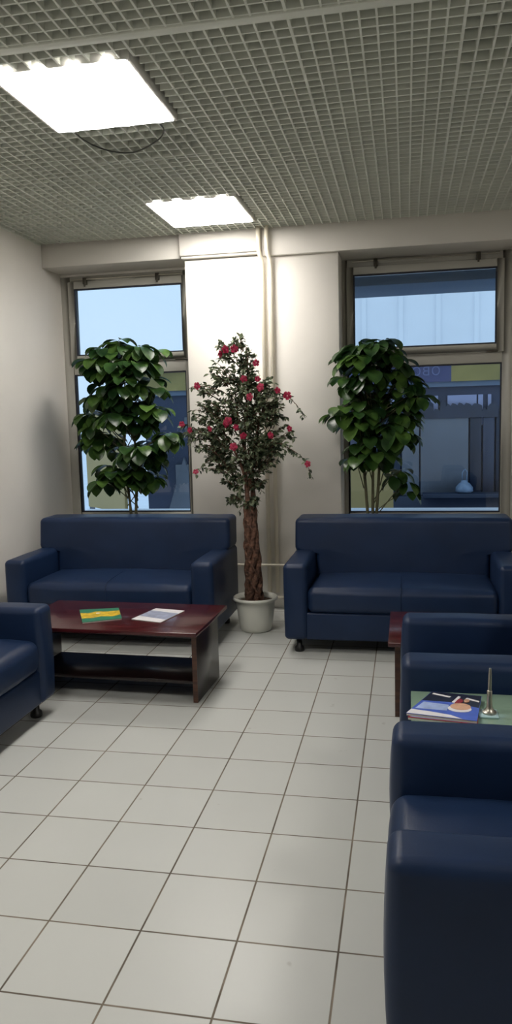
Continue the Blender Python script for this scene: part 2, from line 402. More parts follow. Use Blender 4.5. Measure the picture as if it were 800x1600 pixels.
# ------------------------------------------------------------------ ceiling
MX, MY, OX, OY = .645, .6667, -.02, -.115
lamps = [(OX+.305, OY+.335), (OX+.305, OY+3*MY+.30)]
LW, LD = .61, .66
def lamp_holes(): return [(OX, OX+MX, OY, OY+MY), (OX, OX+MX, OY+3*MY, OY+3*MY+.62)]
extra = [(OX, OY-3*MY), (OX+5*MX, OY-3*MY)]
holes = lamp_holes() + [(a, a+MX, c, c+MY) for a, c in extra]
ODD = [(OX, OX+MX, OY+MY, OY+MY+.5), (OX+3*MX, OX+4*MX, OY, OY+.5)]
GH = .042; TH = .0085
def bars(x0, x1, y0, y1, cut, run):
    """subtract rectangles from a bar line; run 'y' -> bar along y at x0; returns segments"""
    segs = [(y0, y1)] if run == 'y' else [(x0, x1)]
    for (a, b_, c, d) in cut:
        if run == 'y':
            if not (a-.001 < x0 < b_+.001): continue
            lo, hi = c, d
        else:
            if not (c-.001 < y0 < d+.001): continue
            lo, hi = a, b_
        ns = []
        for (s0, s1) in segs:
            if hi <= s0 or lo >= s1: ns.append((s0, s1)); continue
            if s0 < lo: ns.append((s0, lo))
            if s1 > hi: ns.append((hi, s1))
        segs = ns
    return segs
gm = MB()
YE = 2.775
nx0 = int(math.floor((WL-OX)/(MX/10)))+1
k = nx0
while OX+k*MX/10 < WR:
    x = OX+k*MX/10; t = TH*(1.0 if k % 10 else 1.35)
    for (a, c) in bars(x, x, YB, YE, holes, 'y'): gm.box(x-t/2, x+t/2, a, c, H, H+GH)
    k += 1
k = int(math.floor((YB-OY)/(MY/10)))+1
while OY+k*MY/10 < YE:
    y = OY+k*MY/10; t = TH*(1.0 if k % 10 else 1.3)
    for (a, c) in bars(WL, WR, y, y, holes+[(o[0]-.0, o[1]+.0, o[2]+.004, o[3]-.004) for o in ODD], 'x'):
        gm.box(a, c, y-t/2, y+t/2, H+.001, H+GH-.001)
    k += 1
cg = struct(gm.build('ceiling', M['grille'], weld=False), 'grey open-cell grille suspended ceiling')
pl = MB().box(WL-.2, WR+.2, YB-.2, YW+.22, TOP, TOP+.1).build('slab', M['plenum'], cg)
rl = MB(); rl.box(WL, WR, -.305, -.262, H-.006, H+.05)
struct(rl.build('trim_6', M['grille'], bevel=.003), 'wide grille carrier rail across the ceiling')
pm = MB(); pm.box(WL, WL+.02, YB, YE, H-.003, H+.02)
struct(pm.build('trim_7', M['grille']), 'thin edge angle along the left wall')
for n, (a, b_, c, d) in enumerate(ODD):
    o = empty('ceiling_panel', ((a+b_)/2, (c+d)/2, H))
    mb = MB(); hx, hy = (b_-a)/2-.006, (d-c)/2-.004
    for i in range(1, 5): y = -hy+2*hy*i/5; mb.box(-hx, hx, y-.004, y+.004, .002, GH)
    mb.box(-hx, hx, -hy, -hy+.007, 0, GH); mb.box(-hx, hx, hy-.007, hy, 0, GH)
    mb.build('cross_slats', M['grille'], o)
    tag(o, ('square-celled grille panel directly behind the nearer lamp with a cable over it' if n == 0 else
            'grille panel with dark square openings at the top right of the ceiling'), 'ceiling panel', 'coarser ceiling panels')
# cables lying over the grille
def cable(pts, label, r=.006):
    mb = MB(); P = [Vector(p) for p in pts]; out = []
    for i in range(len(P)-1):
        p0, p1, p2, p3 = P[max(i-1, 0)], P[i], P[i+1], P[min(i+2, len(P)-1)]
        for s in range(6):
            t = s/6; out.append(.5*((2*p1)+(-p0+p2)*t+(2*p0-5*p1+4*p2-p3)*t*t+(-p0+3*p1-3*p2+p3)*t**3))
    out.append(P[-1])
    tag(mb.tube(out, r, 8).build('cable', M['cable'], smooth=True), label, 'cable')
cable([(.06, .565, 2.994), (.07, .70, 2.993), (.13, .84, 2.991), (.25, .90, 2.990), (.42, .78, 2.992), (.50, .66, 2.993), (.51, .57, 2.994)],
      'thin dark cable sagging in a loop behind the nearer ceiling lamp', .004)
cable([(1.0, -.16, 3.055), (1.5, -.19, 3.05), (2.0, -.12, 3.055), (2.6, .02, 3.05), (3.1, .08, 3.055)],
      'thin cable lying across the grille at the upper right', .007)

# lamps
def make_lamp():
    o = empty('ceiling_light', (0, 0, H))
    hx, hy = LW/2, .325
    mb = MB()
    for (a, b_, c, d) in ((-hx-.012, hx+.012, -hy-.012, -hy+.008), (-hx-.012, hx+.012, hy-.008, hy+.012), (-hx-.012, -hx+.008, -hy, hy), (hx-.008, hx+.012, -hy, hy)):
        mb.box(a, b_, c, d, -.004, .055)
    mb.build('lamp_frame', M['white'], o, bevel=.002, seg=1)
    MB().box(-hx-.01, hx+.01, -hy-.01, hy+.01, .056, .10).build('housing', M['white'], o, bevel=.003, seg=1)
    # light-giving flat plate, its outline scalloped with four bumps at each end
    mb = MB(); n = 48; top = []; bot = []
    for i in range(n+1):
        x = -hx+.006+(2*hx-.012)*i/n; ph = (i/n*4) % 1.0
        s = math.exp(-((ph-.5)/.20)**2)
        top.append((x, -hy-.004-.024*s)); bot.append((x, hy-.002+.006*s))
    pts = top+bot[::-1]
    mb.prism(pts, 'z', -.007, -.0045)
    mb.build('diffuser', M['diffuser'], o)
    return o
L0 = make_lamp()
tag(L0, 'nearer and larger-looking glowing square ceiling lamp at upper left', 'ceiling lamp', 'square ceiling lamps'); L0.location = (OX+.305, .222, H)
L1 = dup(L0, (OX+.305, 2.20, H)); L1['label'] = 'farther glowing square ceiling lamp, just in front of the pillar beam'
for i, (a, c) in enumerate(extra):
    o = dup(L0, (a+.3225, c+MY/2, H)); o['label'] = ('square ceiling lamp behind the viewpoint, in line with the nearer lamp', 'square ceiling lamp behind the viewpoint on the right side of the room')[i]

# ------------------------------------------------------------------ heating pipes and radiator
pr = empty('heating_pipes', (.63, 2.75, 0)); tag(pr, 'white vertical heating pipes running down the pillar behind the flowering tree', 'pipe')
for x in (.597, .662):
    mb = MB(); ry = YP-.035-2.75; fy = 2.765-.03-2.75
    z = H+.03
    mb.tube([(x-.63-.014, fy, z), (x-.63-.014, fy, 2.84), (x-.63-.004, fy+.008, 2.79), (x-.63+.004, ry-.006, 2.76), (x-.63+.006, ry, 2.70), (x-.63+.006, ry, .14)], .0165, 14)
    mb.build('riser', M['pipe'], pr, smooth=True)
mb = MB(); mb.tube([(.30-.63, -.02, .372), (.76-.63, -.02, .372)], .011, 10); mb.build('branch_pipe', M['pipe'], pr, smooth=True)
mb = MB(); mb.tube([(.60-.63, .02, .10), (.74-.63, .02, .10)], .013, 10); mb.build('return_pipe', M['pipe'], pr, smooth=True)
rd = empty('radiator', (1.04, 2.73, 0)); tag(rd, 'white panel radiator on the pillar mostly hidden behind the right sofa', 'radiator')
mb = MB()
for i in range(7): x = -.23+i*.075; rbox(mb, x-.033, x+.033, -.045, .045, .08, .40, .02, step=.08)
mb.build('fins', M['white'], rd, smooth=True)
MB().box(-.262, .262, -.05, .05, .40, .415).build('top_cover', M['white'], rd, bevel=.004)
for x in (-.2, .2): MB().box(x-.012, x+.012, -.02, .02, 0, .09).build('foot', M['white'], rd)

# ------------------------------------------------------------------ sofas and armchairs
def make_sofa(name, W, seats):
    """local frame: front faces -Y, floor z=0; depth .8"""
    o = empty(name, (0, 0, 0)); h = W/2; A = .155; le = M['leather']
    mb = MB(); rbox(mb, -h+A-.012, h-A+.012, -.385, .36, .095, .275, .012, (0,0,.004,0,0,0), step=.1); mb.build('base', le, o, smooth=True)
    sw = (W-2*A)/seats
    for i in range(seats):
        x0 = -h+A+i*sw
        mb = MB(); rbox(mb, x0+.001, x0+sw-.001, -.40, .19, .272, .44, .045, (0,0,.014,0,0,.028), step=.045, wrinkle=.004, seed=i+seats)
        mb.build('seat_cushion', le, o, smooth=True)
    if W > 1.2:
        mb = MB(); mb.tube([(0, -.4145, .29), (0, -.4165, .36), (0, -.409, .425), (0, -.38, .4525), (0, -.3, .4615), (0, -.1, .4675), (0, .08, .4615)], .0022, 6)
        mb.build('seam', le, o, smooth=True)
    # backrest: T-shaped upholstered block, leaning a little
    mb = MB(); rbox(mb, -h+.004, h-.004, .11, .385, .20, .83, .036, (0,0,.008,0,0,.004), step=.021, wrinkle=.003, seed=5)
    bk = mb.build('backrest', le, o, smooth=True); f = (h-A-.001)/(h-.004)
    for v in bk.data.vertices:
        t = min(1, max(0, (v.co.z-.580)/.022)); v.co.x *= f+(1-f)*t
        v.co.y += (v.co.z-.44)*.11
    for s in (-1, 1):
        x0, x1 = (-h, -h+A) if s < 0 else (h-A, h)
        mb = MB(); rbox(mb, x0, x1, -.40, .395, .092, .60, .032, (.006,.006,.012,0,0,.006), step=.05, wrinkle=.003, seed=s+11)
        mb.build('armrest', le, o, smooth=True)
    for sx in (-1, 1):
        for sy_ in (-1, 1):
            mb = MB(); mb.lathe([(.028, 0), (.032, .008), (.03, .03), (.018, .04), (.018, .094)], sx*(h-.09), sy_*.32, 16)
            mb.build('leg', M['blackplastic'], o, smooth=True)
    return o
s0 = make_sofa('sofa', 1.51, 1); s0.location = (-.325, 2.0, 0)
tag(s0, 'navy blue two-seat sofa under the left window behind the wooden coffee table', 'sofa', 'two-seat sofas under the windows')
s1 = dup(s0, (1.66, 1.99, 0)); s1['label'] = 'navy blue two-seat sofa under the right window, right of the potted flowering tree'
a0 = make_sofa('armchair', .80, 1); a0.location = (2.055, -1.31, 0); a0.rotation_euler.z = -PI/2
tag(a0, 'nearest navy armchair at the lower right, its seat and near side panel in view', 'armchair', 'navy armchairs')
a1 = dup(a0, (2.080, .035, 0), -PI/2); a1['label'] = 'navy armchair at right beyond the glass table, in front of the second wooden table'
a2 = dup(a0, (-.555, .05, 0), PI/2); a2['label'] = 'navy armchair cut off by the left edge, beside the wooden coffee table'

# ------------------------------------------------------------------ wooden coffee tables
def make_table():
    o = empty('coffee_table', (0, 0, 0)); hx, hy = .56, .315
    mb = MB().box(-hx, hx, -hy, hy, .398, .42); mb.build('tabletop', M['mahogany'], o, bevel=.003)
    for s in (-1, 1):
        x = s*(hx-.045)
        p_ = MB().box(x-.013, x+.013, -.215, .215, .0, .398).build('side_panel', M['darkwood'], o, bevel=.002, seg=1)
        MB().box(x-.0135, x+.0135, -.2175, -.2145, .001, .396).build('edging', M['edge'], p_)
    MB().box(-hx+.06, hx-.06, -.20, .20, .098, .118).build('shelf', M['darkwood'], o, bevel=.002, seg=1)
    MB().box(-hx+.06, hx-.06, -.012, .012, .30, .398).build('stretcher', M['darkwood'], o)
    return o
t0 = make_table(); t0.location = (.052, .893, 0); t0.rotation_euler.z = math.radians(-2.0)
tag(t0, 'dark red wooden coffee table with lower shelf, two magazines on top, before the left sofa', 'coffee table', 'dark wooden coffee tables')
t1 = dup(t0, (2.165, .812, 0), math.radians(0)); t1['label'] = 'dark red wooden coffee table mostly hidden behind the right armchair'

# ------------------------------------------------------------------ glass table
gt = empty('glass_table', (2.08, -.655, 0)); tag(gt, 'greenish glass-topped side table between the two right armchairs', 'side table')
MB().box(-.37, .37, -.235, .235, .502, .510).build('glass_top', M['table_glass'], gt, bevel=.002)
for sx in (-1, 1):
    for sy_ in (-1, 1):
        mb = MB(); mb.tube([(sx*.33, sy_*.20, 0), (sx*.33, sy_*.20, .502)], .014, 12); mb.build('leg', M['steel'], gt, smooth='angle')
mb = MB()
for sy_ in (-1, 1): mb.tube([(-.33, sy_*.20, .485), (.33, sy_*.20, .485)], .009, 8)
for sx in (-1, 1): mb.tube([(sx*.33, -.20, .485), (sx*.33, .20, .485)], .009, 8)
mb.build('top_rail', M['steel'], gt, smooth='angle')
MB().box(-.335, .335, -.205, .205, .20, .208).build('lower_shelf', M['table_glass'], gt, bevel=.002)

# ------------------------------------------------------------------ magazines
def magazine(corners, z, t, mats, cover, label, group=None):
    """corners: back-left, back-right, front-right, front-left on the table; cover: list of (material index, outline in unit square)"""
    P = [Vector((x, y, 0)) for x, y in corners]; c = sum(P, Vector())/4
    o = empty('magazine', (c.x, c.y, z))
    Q = [p-c for p in P]
    def uv(u, v):
        a = Q[3].lerp(Q[2], u); b_ = Q[0].lerp(Q[1], u); return a.lerp(b_, v)
    mb = MB(); mb.prism([(q.x, q.y) for q in (Q[3], Q[2], Q[1], Q[0])], 'z', 0, t-.0012); mb.build('pages', M['pages'], o)
    mb = MB(); e = .0015
    mb.prism([(uv(u, v).x, uv(u, v).y) for u, v in ((-.006,-.006),(1.006,-.006),(1.006,1.006),(-.006,1.006))], 'z', t-.0012, t)
    cv = mb.build('cover', mats[0], o)
    mb = MB()
    for k, (mi, pts) in enumerate(cover):
        mb.cur = mi-1; q = [uv(u, v) for u, v in pts]
        zz = t+.0003*(k+1)
        mb.prism([(p.x, p.y) for p in q], 'z', t, zz)
    if cover: mb.build('cover_picture', mats[1:], cv)
    tag(o, label, 'magazine', group)
    return o
def ell(cx, cy_, rx, ry, n=18, a0=0): return [(cx+rx*math.cos(2*PI*k/n+a0), cy_+ry*math.sin(2*PI*k/n+a0)) for k in range(n)]
magazine([(-.235, .965), (-.015, 1.035), (.095, .800), (-.095, .690)], .4202, .008,
         [M['c_green'], M['c_yellow'], M['c_white']],
         [(1, [(0, .28), (.25, .26), (.5, .33), (.8, .24), (1, .36), (1, .74), (.7, .70), (.4, .78), (.2, .66), (0, .72)]), (2, [(.38, .60), (.46, .58), (.52, .62), (.44, .66)])],
         'green magazine with a yellow field picture, left one on the wooden coffee table', 'magazines on the left table')
magazine([(.215, 1.055), (.405, 1.015), (.345, .745), (.155, .800)], .4202, .005,
         [M['c_white'], M['c_grey']],
         [(1, [(0, .30), (1, .22), (1, .74), (0, .80)])],
         'white magazine with a grey-blue picture, right one on the wooden coffee table', 'magazines on the left table')
magazine([(1.785, -.49), (1.945, -.50), (1.925, -.735), (1.700, -.70)], .5102, .009,
         [M['c_red'], M['c_pale']], [(1, [(.02, .02), (.98, .02), (.98, .2), (.02, .2)])],
         'red-edged magazine lying underneath the blue one on the glass table', 'magazines on the glass table')
magazine([(1.787, -.470), (1.958, -.498), (1.922, -.730), (1.695, -.688)], .5198, .009,
         [M['c_blue'], M['c_navy'], M['c_white'], M['c_skin'], M['c_red'], M['c_pale']],
         [(1, [(0, .58), (.5, .62), (1, .50), (1, 1), (0, 1)]),
          (5, [(.04, .22), (.52, .26), (.50, .50), (.06, .52)]),
          (2, [(0, 0), (.80, 0), (.62, .10), (.30, .15), (0, .17)]),
          (2, [(.06, .88), (.42, .80), (.44, .85), (.06, .93)]), (2, [(.72, .80), (.98, .72), (.98, .77), (.74, .86)]),
          (2, ell(.70, .38, .19, .14)), (3, ell(.70, .46, .17, .14)),
          (4, ell(.62, .68, .08, .10)), (2, [(.52, .60), (.57, .58), (.62, .86), (.57, .88)]), (3, ell(.76, .72, .05, .07))],
         'blue and black magazine with a peach coloured picture, topmost on the glass table', 'magazines on the glass table')
# ------------------------------------------------------------------ pen stand
ps = empty('pen_stand', (1.957, -.625, .5102)); tag(ps, 'slim metal pen standing upright in a holder with pale base on the glass table', 'pen stand')
ps.location = (1.973, -.625, .5102)
MB().box(-.036, .028, -.036, .036, 0, .007).build('base_plate', M['paleplate'], ps, bevel=.002)
mb = MB().lathe([(.024, .007), (.024, .013), (.014, .02), (.010, .03), (.0085, .06), (.009, .085), (.006, .088)], 0, 0, 20); mb.build('holder', M['steel'], ps, smooth='angle')
mb = MB().tube([(0, 0, .08), (.001, 0, .145), (.001, 0, .165)], [.0065, .0055, .004], 12); mb.build('pen', M['steel'], ps, smooth='angle')

# ------------------------------------------------------------------ plants
def make_pot(parent, r0, r1, h_, mt):
    mb = MB()
    mb.lathe([(r0*.93, 0), (r0*1.02, .006), (r0*1.10, .03), (r0*1.17, .07), (r1*.90, h_*.80), (r1*.905, h_*.90), (r1*.95, h_*.905), (r1*1.03, h_*.925), (r1*1.06, h_*.955), (r1*1.045, h_*.99), (r1*1.0, h_+.004), (r1*.95, h_*.99), (r1*.88, h_*.80), (.001, h_*.79)], 0, 0, 40)
    mb.build('pot', mt, parent, smooth='angle')
    mb = MB(); n = 20; prof = [(r1*.905*(1-i/6), h_*.86+.012*(i/6)) for i in range(7)]; prof[-1] = (.001, h_*.872)
    mb.lathe(prof, 0, 0, n); mb.build('soil', M['soil'], parent, smooth=True)

def big_leaf(mb, base, d, up, L, Wd, curl, rng):
    """ovate leaf with a raised midrib that droops along its length"""
    d = d.normalized(); side = d.cross(up)
    if side.length < 1e-3: side = d.orthogonal()
    side.normalize(); nrm = side.cross(d).normalized()
    n = 7; p = Vector(base); rows = []
    dd = d.copy()
    for i in range(n+1):
        t = i/n
        wv = Wd*.5*(math.sin(PI*min(1, t**1.15))**.72)*(1.0 if t < .97 else .2)
        wv = max(wv, .0012)
        nn = side.cross(dd).normalized()
        rows.append((p - side*wv + nn*wv*.28, p.copy(), p + side*wv + nn*wv*.28))
        p = p + dd*(L/n); dd = (dd - Vector((0, 0, 1))*curl/n).normalized()
    k = len(mb.v)
    for r_ in rows: mb.v += [tuple(q) for q in r_]
    for i in range(n):
        a = k+3*i
        mb.face([a, a+1, a+4, a+3]); mb.face([a+1, a+2, a+5, a+4])

def rubber_plant(px, py, clusters, stems, label, pot_r, seed, matl):
    rng = random.Random(seed)
    o = empty('potted_plant', (px, py, 0)); tag(o, label, 'plant', 'tall broad-leaved plants at the windows')
    make_pot(o, pot_r*.72, pot_r, .27, M['pot'])
    for (x0, x1, x2, zt) in stems:
        mb = MB(); P = [(x0-px, 0, .24), (x0-px+.01, .01, .5), (x1-px, 0, .83), (x2-px, .0, 1.2), (x2-px+.03*rng.uniform(-1, 1), .02, zt)]
        mb.tube(P, [.013, .012, .0115, .010, .006], 10); mb.build('stem', M['stem'], o, smooth=True)
    tw = MB(); lf = [MB(), MB()]
    lf[0].cur = 0
    more = list(clusters)
    for (x, y, z) in [q for q in clusters if q[2] > (1.0 if px < 0 else 1.25)]:
        more.append((x+rng.uniform(-.07, .07), min(2.66, max(2.50, y+rng.uniform(-.08, .08))), z+rng.uniform(-.09, .07)))
    for (x, y, z) in [q for q in clusters if q[2] > 1.30]:
        more.append((px+(x-px)*.75+rng.uniform(-.10, .10), min(2.66, max(2.46, y+rng.uniform(-.10, .06))), z+rng.uniform(-.10, .06)))
    for ci, (x, y, z) in enumerate(more):
        c = Vector((x-px, y-py, z))
        st = stems[ci % len(stems)]
        zz = max(.75, z-.22); base = Vector((st[2]-px, 0, min(zz, st[3]-.02)))
        mid = base.lerp(c, .55)+Vector((0, 0, .02))
        tw.tube([base, mid, c], [.0045, .0035, .003], 6)
        n = rng.randint(5, 7); a0_ = rng.uniform(0, 2*PI)
        out = Vector((c.x-(st[2]-px), c.y, 0))
        for k in range(n):
            a = a0_+2*PI*k/n+rng.uniform(-.25, .25)
            d = Vector((math.cos(a), math.sin(a), rng.uniform(-.9, .35)))
            L_k = .8 if z < 1.25 and px > 0 else 1.0
            if out.length > .05: d += out.normalized()*.35
            if d.y > .2 and y > 2.62: d.y *= .5
            L_ = rng.uniform(.13, .185); W_ = L_*rng.uniform(.60, .74)
            L_ *= L_k; W_ *= L_k; b0 = c+Vector((d.x, d.y, d.z*.5)).normalized()*.018
            big_leaf(lf[0 if rng.random() < .55 else 1], b0, d, Vector((0, 0, 1)), L_, W_, rng.uniform(.9, 1.7), rng)
    tw.build('branches', M['stem'], o, smooth=True)
    allm = MB(); allm.v = list(lf[0].v); allm.f = list(lf[0].f); allm.mi = [0]*len(lf[0].f)
    k = len(allm.v); allm.v += lf[1].v; allm.f += [[i+k for i in q] for q in lf[1].f]; allm.mi += [1]*len(lf[1].f)
    # keep the leaves in the room: no leaf behind the glass or inside the pillar
    V = []
    for (x, y, z) in allm.v:
        X, Y = x+px, y+py
        if -.05 < X < 1.21 and Y > 2.72: Y = 2.72+(Y-2.72)*.15
        if Y > 3.02: Y = 3.02+(Y-3.02)*.15
        V.append((X-px, Y-py, z))
    allm.v = V
    allm.build('foliage', [matl, M['leafdark']], o, smooth=True, weld=False)
    return o
LEFT = [(-0.643, 2.532, 2.122), (-0.54, 2.611, 2.159), (-0.365, 2.566, 2.128), (-0.267, 2.627, 2.089), (-0.746, 2.633, 1.999), (-0.515, 2.487, 2.0), (-0.354, 2.473, 1.973), (-0.312, 2.688, 1.884), (-0.421, 2.537, 1.841), (-0.631, 2.531, 1.838), (-0.79, 2.729, 1.733), (-0.553, 2.592, 1.737), (-0.428, 2.687, 1.705), (-0.294, 2.594, 1.654), (-0.75, 2.636, 1.576), (-0.513, 2.509, 1.585), (-0.363, 2.635, 1.54), (-0.314, 2.696, 1.383), (-0.16, 2.606, 1.423), (-0.623, 2.663, 1.427), (-0.78, 2.645, 1.385), (-0.426, 2.487, 1.343), (-0.346, 2.667, 1.292), (-0.429, 2.624, 1.183), (-0.565, 2.548, 1.148), (-0.667, 2.478, 1.083), (-0.344, 2.695, 1.092), (-0.505, 2.593, 1.072)]
RIGHT = [(1.338, 2.628, 2.073), (1.478, 2.663, 2.103), (1.573, 2.627, 2.021), (1.281, 2.673, 1.971), (1.42, 2.557, 1.91), (1.591, 2.646, 1.862), (1.32, 2.568, 1.784), (1.451, 2.676, 1.726), (1.57, 2.663, 1.65), (1.243, 2.491, 1.605), (1.387, 2.5, 1.545), (1.535, 2.518, 1.484), (1.664, 2.682, 1.537), (1.724, 2.566, 1.666), (1.728, 2.608, 1.77), (1.509, 2.582, 1.351), (1.382, 2.555, 1.331), (1.645, 2.547, 1.396), (1.312, 2.599, 1.219), (1.446, 2.599, 1.231), (1.568, 2.669, 1.24), (1.4, 2.62, 1.592), (1.653, 2.674, 1.127), (1.704, 2.658, 1.044), (1.70, 2.688, 0.969), (1.588, 2.618, 1.098), (1.353, 2.506, 1.965)]
rubber_plant(-.47, 2.60, LEFT, [(-.48, -.495, -.52, 2.05), (-.455, -.450, -.43, 1.9)], 'tall broad-leaved plant standing behind the left sofa against the left window', .16, 4, M['leaf'])
rubber_plant(1.45, 2.60, RIGHT, [(1.43, 1.405, 1.38, 2.0), (1.455, 1.445, 1.45, 1.5), (1.475, 1.475, 1.50, 1.9)], 'tall broad-leaved plant standing behind the right sofa against the right window', .16, 9, M['leafdark'] and M['leaf'])

# flowering tree
BLOB = [(0.521, 2.15, 2.098, 14), (0.435, 2.15, 2.03, 18), (0.578, 2.15, 1.97, 18), (0.398, 2.15, 1.874, 20), (0.56, 2.15, 1.814, 26), (0.687, 2.15, 1.734, 26), (0.763, 2.15, 1.615, 26), (0.577, 2.15, 1.588, 38), (0.388, 2.15, 1.571, 28), (0.247, 2.15, 1.62, 20), (0.18, 2.15, 1.493, 20), (0.311, 2.15, 1.398, 24), (0.546, 2.15, 1.338, 40), (0.781, 2.15, 1.415, 28), (0.685, 2.15, 1.267, 28), (0.353, 2.15, 1.24, 20), (0.455, 2.15, 1.132, 18), (0.634, 2.15, 1.13, 20), (0.464, 2.15, 0.968, 10), (0.606, 2.15, 0.944, 10), (0.284, 2.15, 1.32, 18), (0.23, 2.15, 1.78, 10), (0.73, 2.15, 1.80, 14)]
FLOW = [(0.475, 1.98, 2.023), (0.422, 2.046, 2.0), (0.521, 2.058, 2.032), (0.684, 2.001, 1.925), (0.583, 2.06, 1.823), (0.699, 1.977, 1.815), (0.721, 1.949, 1.757), (0.631, 2.012, 1.696), (0.487, 1.944, 1.533), (0.352, 1.964, 1.483), (0.534, 1.989, 1.487), (0.456, 2.013, 1.515), (0.589, 1.959, 1.429), (0.155, 1.945, 1.519), (0.824, 2.044, 1.735), (0.901, 1.978, 1.696), (0.898, 2.055, 1.469), (1.024, 2.048, 1.222), (0.513, 1.985, 1.354), (0.199, 1.995, 1.477), (0.775, 2.002, 1.428), (0.256, 2.017, 1.784), (0.226, 2.011, 1.181)]
ARCHES = [[(0.70, 2.15, 1.70), (0.789, 2.15, 1.74), (0.879, 2.15, 1.692), (0.937, 2.15, 1.637), (0.977, 2.15, 1.577), (0.985, 2.15, 1.532)],
          [(0.70, 2.15, 1.36), (0.789, 2.1, 1.381), (0.902, 2.1, 1.324), (0.969, 2.1, 1.278), (1.017, 2.1, 1.206), (1.043, 2.1, 1.106)],
          [(0.48, 2.1, 1.70), (0.406, 2.1, 1.75), (0.313, 2.1, 1.776), (0.233, 2.1, 1.792), (0.181, 2.1, 1.776)],
          [(0.40, 2.1, 1.30), (0.33, 2.1, 1.27), (0.25, 2.1, 1.22), (0.21, 2.08, 1.15)]]
TX, TY = .607, 2.15
tr = empty('potted_flowering_tree', (TX, TY, 0)); tag(tr, 'artificial tree with magenta flowers in a pale grey pot between the two sofas', 'potted tree')
make_pot(tr, .108, .157, .25, M['pot'])
rng = random.Random(5)
mb = MB()
for k in range(6):                                       # twisted trunk
    P = []; Rs = []
    for i in range(22):
        t = i/21; z = .20+t*.72; a = k*2*PI/6+t*4.2+.3*math.sin(t*9+k)
        rr = .044-.012*t+.004*math.sin(t*14+k*2); P.append((rr*math.cos(a)-.005-.02*t, rr*math.sin(a), z)); Rs.append(.025-.006*t+.003*math.sin(t*30+k*1.7))
    mb.tube(P, Rs, 9)
for k in range(4):                                       # thinner strands wound the other way
    P = []; Rs = []
    for i in range(26):
        t = i/25; z = .20+t*.70; a = k*2*PI/4-t*7.5
        rr = .058-.016*t+.004*math.sin(t*21+k); P.append((rr*math.cos(a)-.005-.02*t, rr*math.sin(a), z)); Rs.append(.011-.002*t+.003*math.sin(t*40+k*2.2))
    mb.tube(P, Rs, 7)
for k in range(5):                                       # limbs above
    a = k*2*PI/5+.4; P = []; n = 9
    ex, ey, ez = [(-.12, 0, 1.75), (.10, -.03, 1.7), (-.03, .03, 2.05), (.06, .05, 1.55), (-.20, -.03, 1.5)][k]
    sx_, sy_ = .026*math.cos(a)-.022, .026*math.sin(a)
    for i in range(n+1):
        t = i/n; P.append((sx_+(ex-sx_)*t**1.4+.012*math.sin(t*7+k), sy_+(ey-sy_)*t+.01*math.cos(t*6+k), .88+(ez-.88)*t))
    mb.tube(P, [.017*(1-.72*i/n) for i in range(n+1)], 8)
mb.build('trunk', M['bark'], tr, smooth=True)
twg = MB(); lv = MB()
def small_leaf(p, d, L_, W_):
    side = d.cross(Vector((0, 0, 1)))
    if side.length < 1e-3: side = Vector((1, 0, 0))
    side.normalize(); ro = Matrix.Rotation(rng.uniform(-.9, .9), 3, d); side = ro @ side; nn = side.cross(d).normalized()
    k = len(lv.v)
    m1 = p+d*L_*.35; m2 = p+d*L_*.72-nn*L_*.05
    pts = [p, m1-side*W_*.5+nn*W_*.15, m1, m1+side*W_*.5+nn*W_*.15, m2-side*W_*.36+nn*W_*.1, m2, m2+side*W_*.36+nn*W_*.1, p+d*L_-nn*L_*.14]
    lv.v += [tuple(q) for q in pts]
    for q in ((0, 1, 2), (0, 2, 3), (1, 4, 5, 2), (2, 5, 6, 3), (4, 7, 5), (5, 7, 6)): lv.face([k+i for i in q])
def twig(p0, p1, n, sag=.02, spread=.8):
    p0, p1 = Vector(p0), Vector(p1); pts = []
    for i in range(5):
        t = i/4; q = p0.lerp(p1, t); q.z += sag*math.sin(PI*t)-.01*t; pts.append(q)
    twg.tube(pts, [.0028, .0024, .002, .0016, .001], 5)
    for k in range(n):
        t = rng.uniform(.15, 1); i = min(3, int(t*4)); q = pts[i].lerp(pts[i+1], t*4-i)
        ax_ = (pts[i+1]-pts[i]).normalized()
        d = (ax_*.5+Vector((rng.uniform(-1, 1), rng.uniform(-1, 1), rng.uniform(-.9, .5)))*spread).normalized()
        small_leaf(q, d, rng.uniform(.030, .048), rng.uniform(.018, .026))
for (x, y, z, r_) in BLOB:
    R_ = r_*.0052; c = Vector((x-TX, 0, z)); nt_ = max(8, int(r_*r_*.05))
    root = Vector(((x-TX)*.35-.01, 0, max(.95, z-.12)))
    for k in range(nt_):
        while True:
            v = Vector((rng.uniform(-1, 1), rng.uniform(-1, 1), rng.uniform(-1, 1)))
            if v.length < 1: break
        e = c+Vector((v.x*R_, v.y*max(R_, .09), v.z*R_))
        st = root.lerp(e, .45) if k % 3 else root
        st = e+(st-e).normalized()*min((st-e).length, .13)
        twig(st, e, rng.randint(7, 11))
for A_ in ARCHES:
    P = [Vector(p)-Vector((TX, TY, 0)) for p in A_]
    twg.tube(P, [.004-.003*i/(len(P)-1) for i in range(len(P))], 6)
    for i in range(len(P)-1):
        for k in range(7):
            q = P[i].lerp(P[i+1], rng.random())
            d = Vector((rng.uniform(-1, 1), rng.uniform(-1, 1), rng.uniform(-1.2, .3))).normalized()
            small_leaf(q, d, rng.uniform(.032, .046), rng.uniform(.018, .024))
for q in [(-.12, -.02, .93), (-.10, -.04, .88), (.05, -.05, .88), (-.02, -.06, .90), (-.11, 0, 1.02), (.07, 0, 1.03), (-.14, 0, 1.08)]:
    twig((-.02, 0, q[2]+.08), q, 10)
twg.build('branches', M['bark'], tr, smooth=True)
lv.build('foliage', M['smallleaf'], tr, weld=False)
fm = MB()
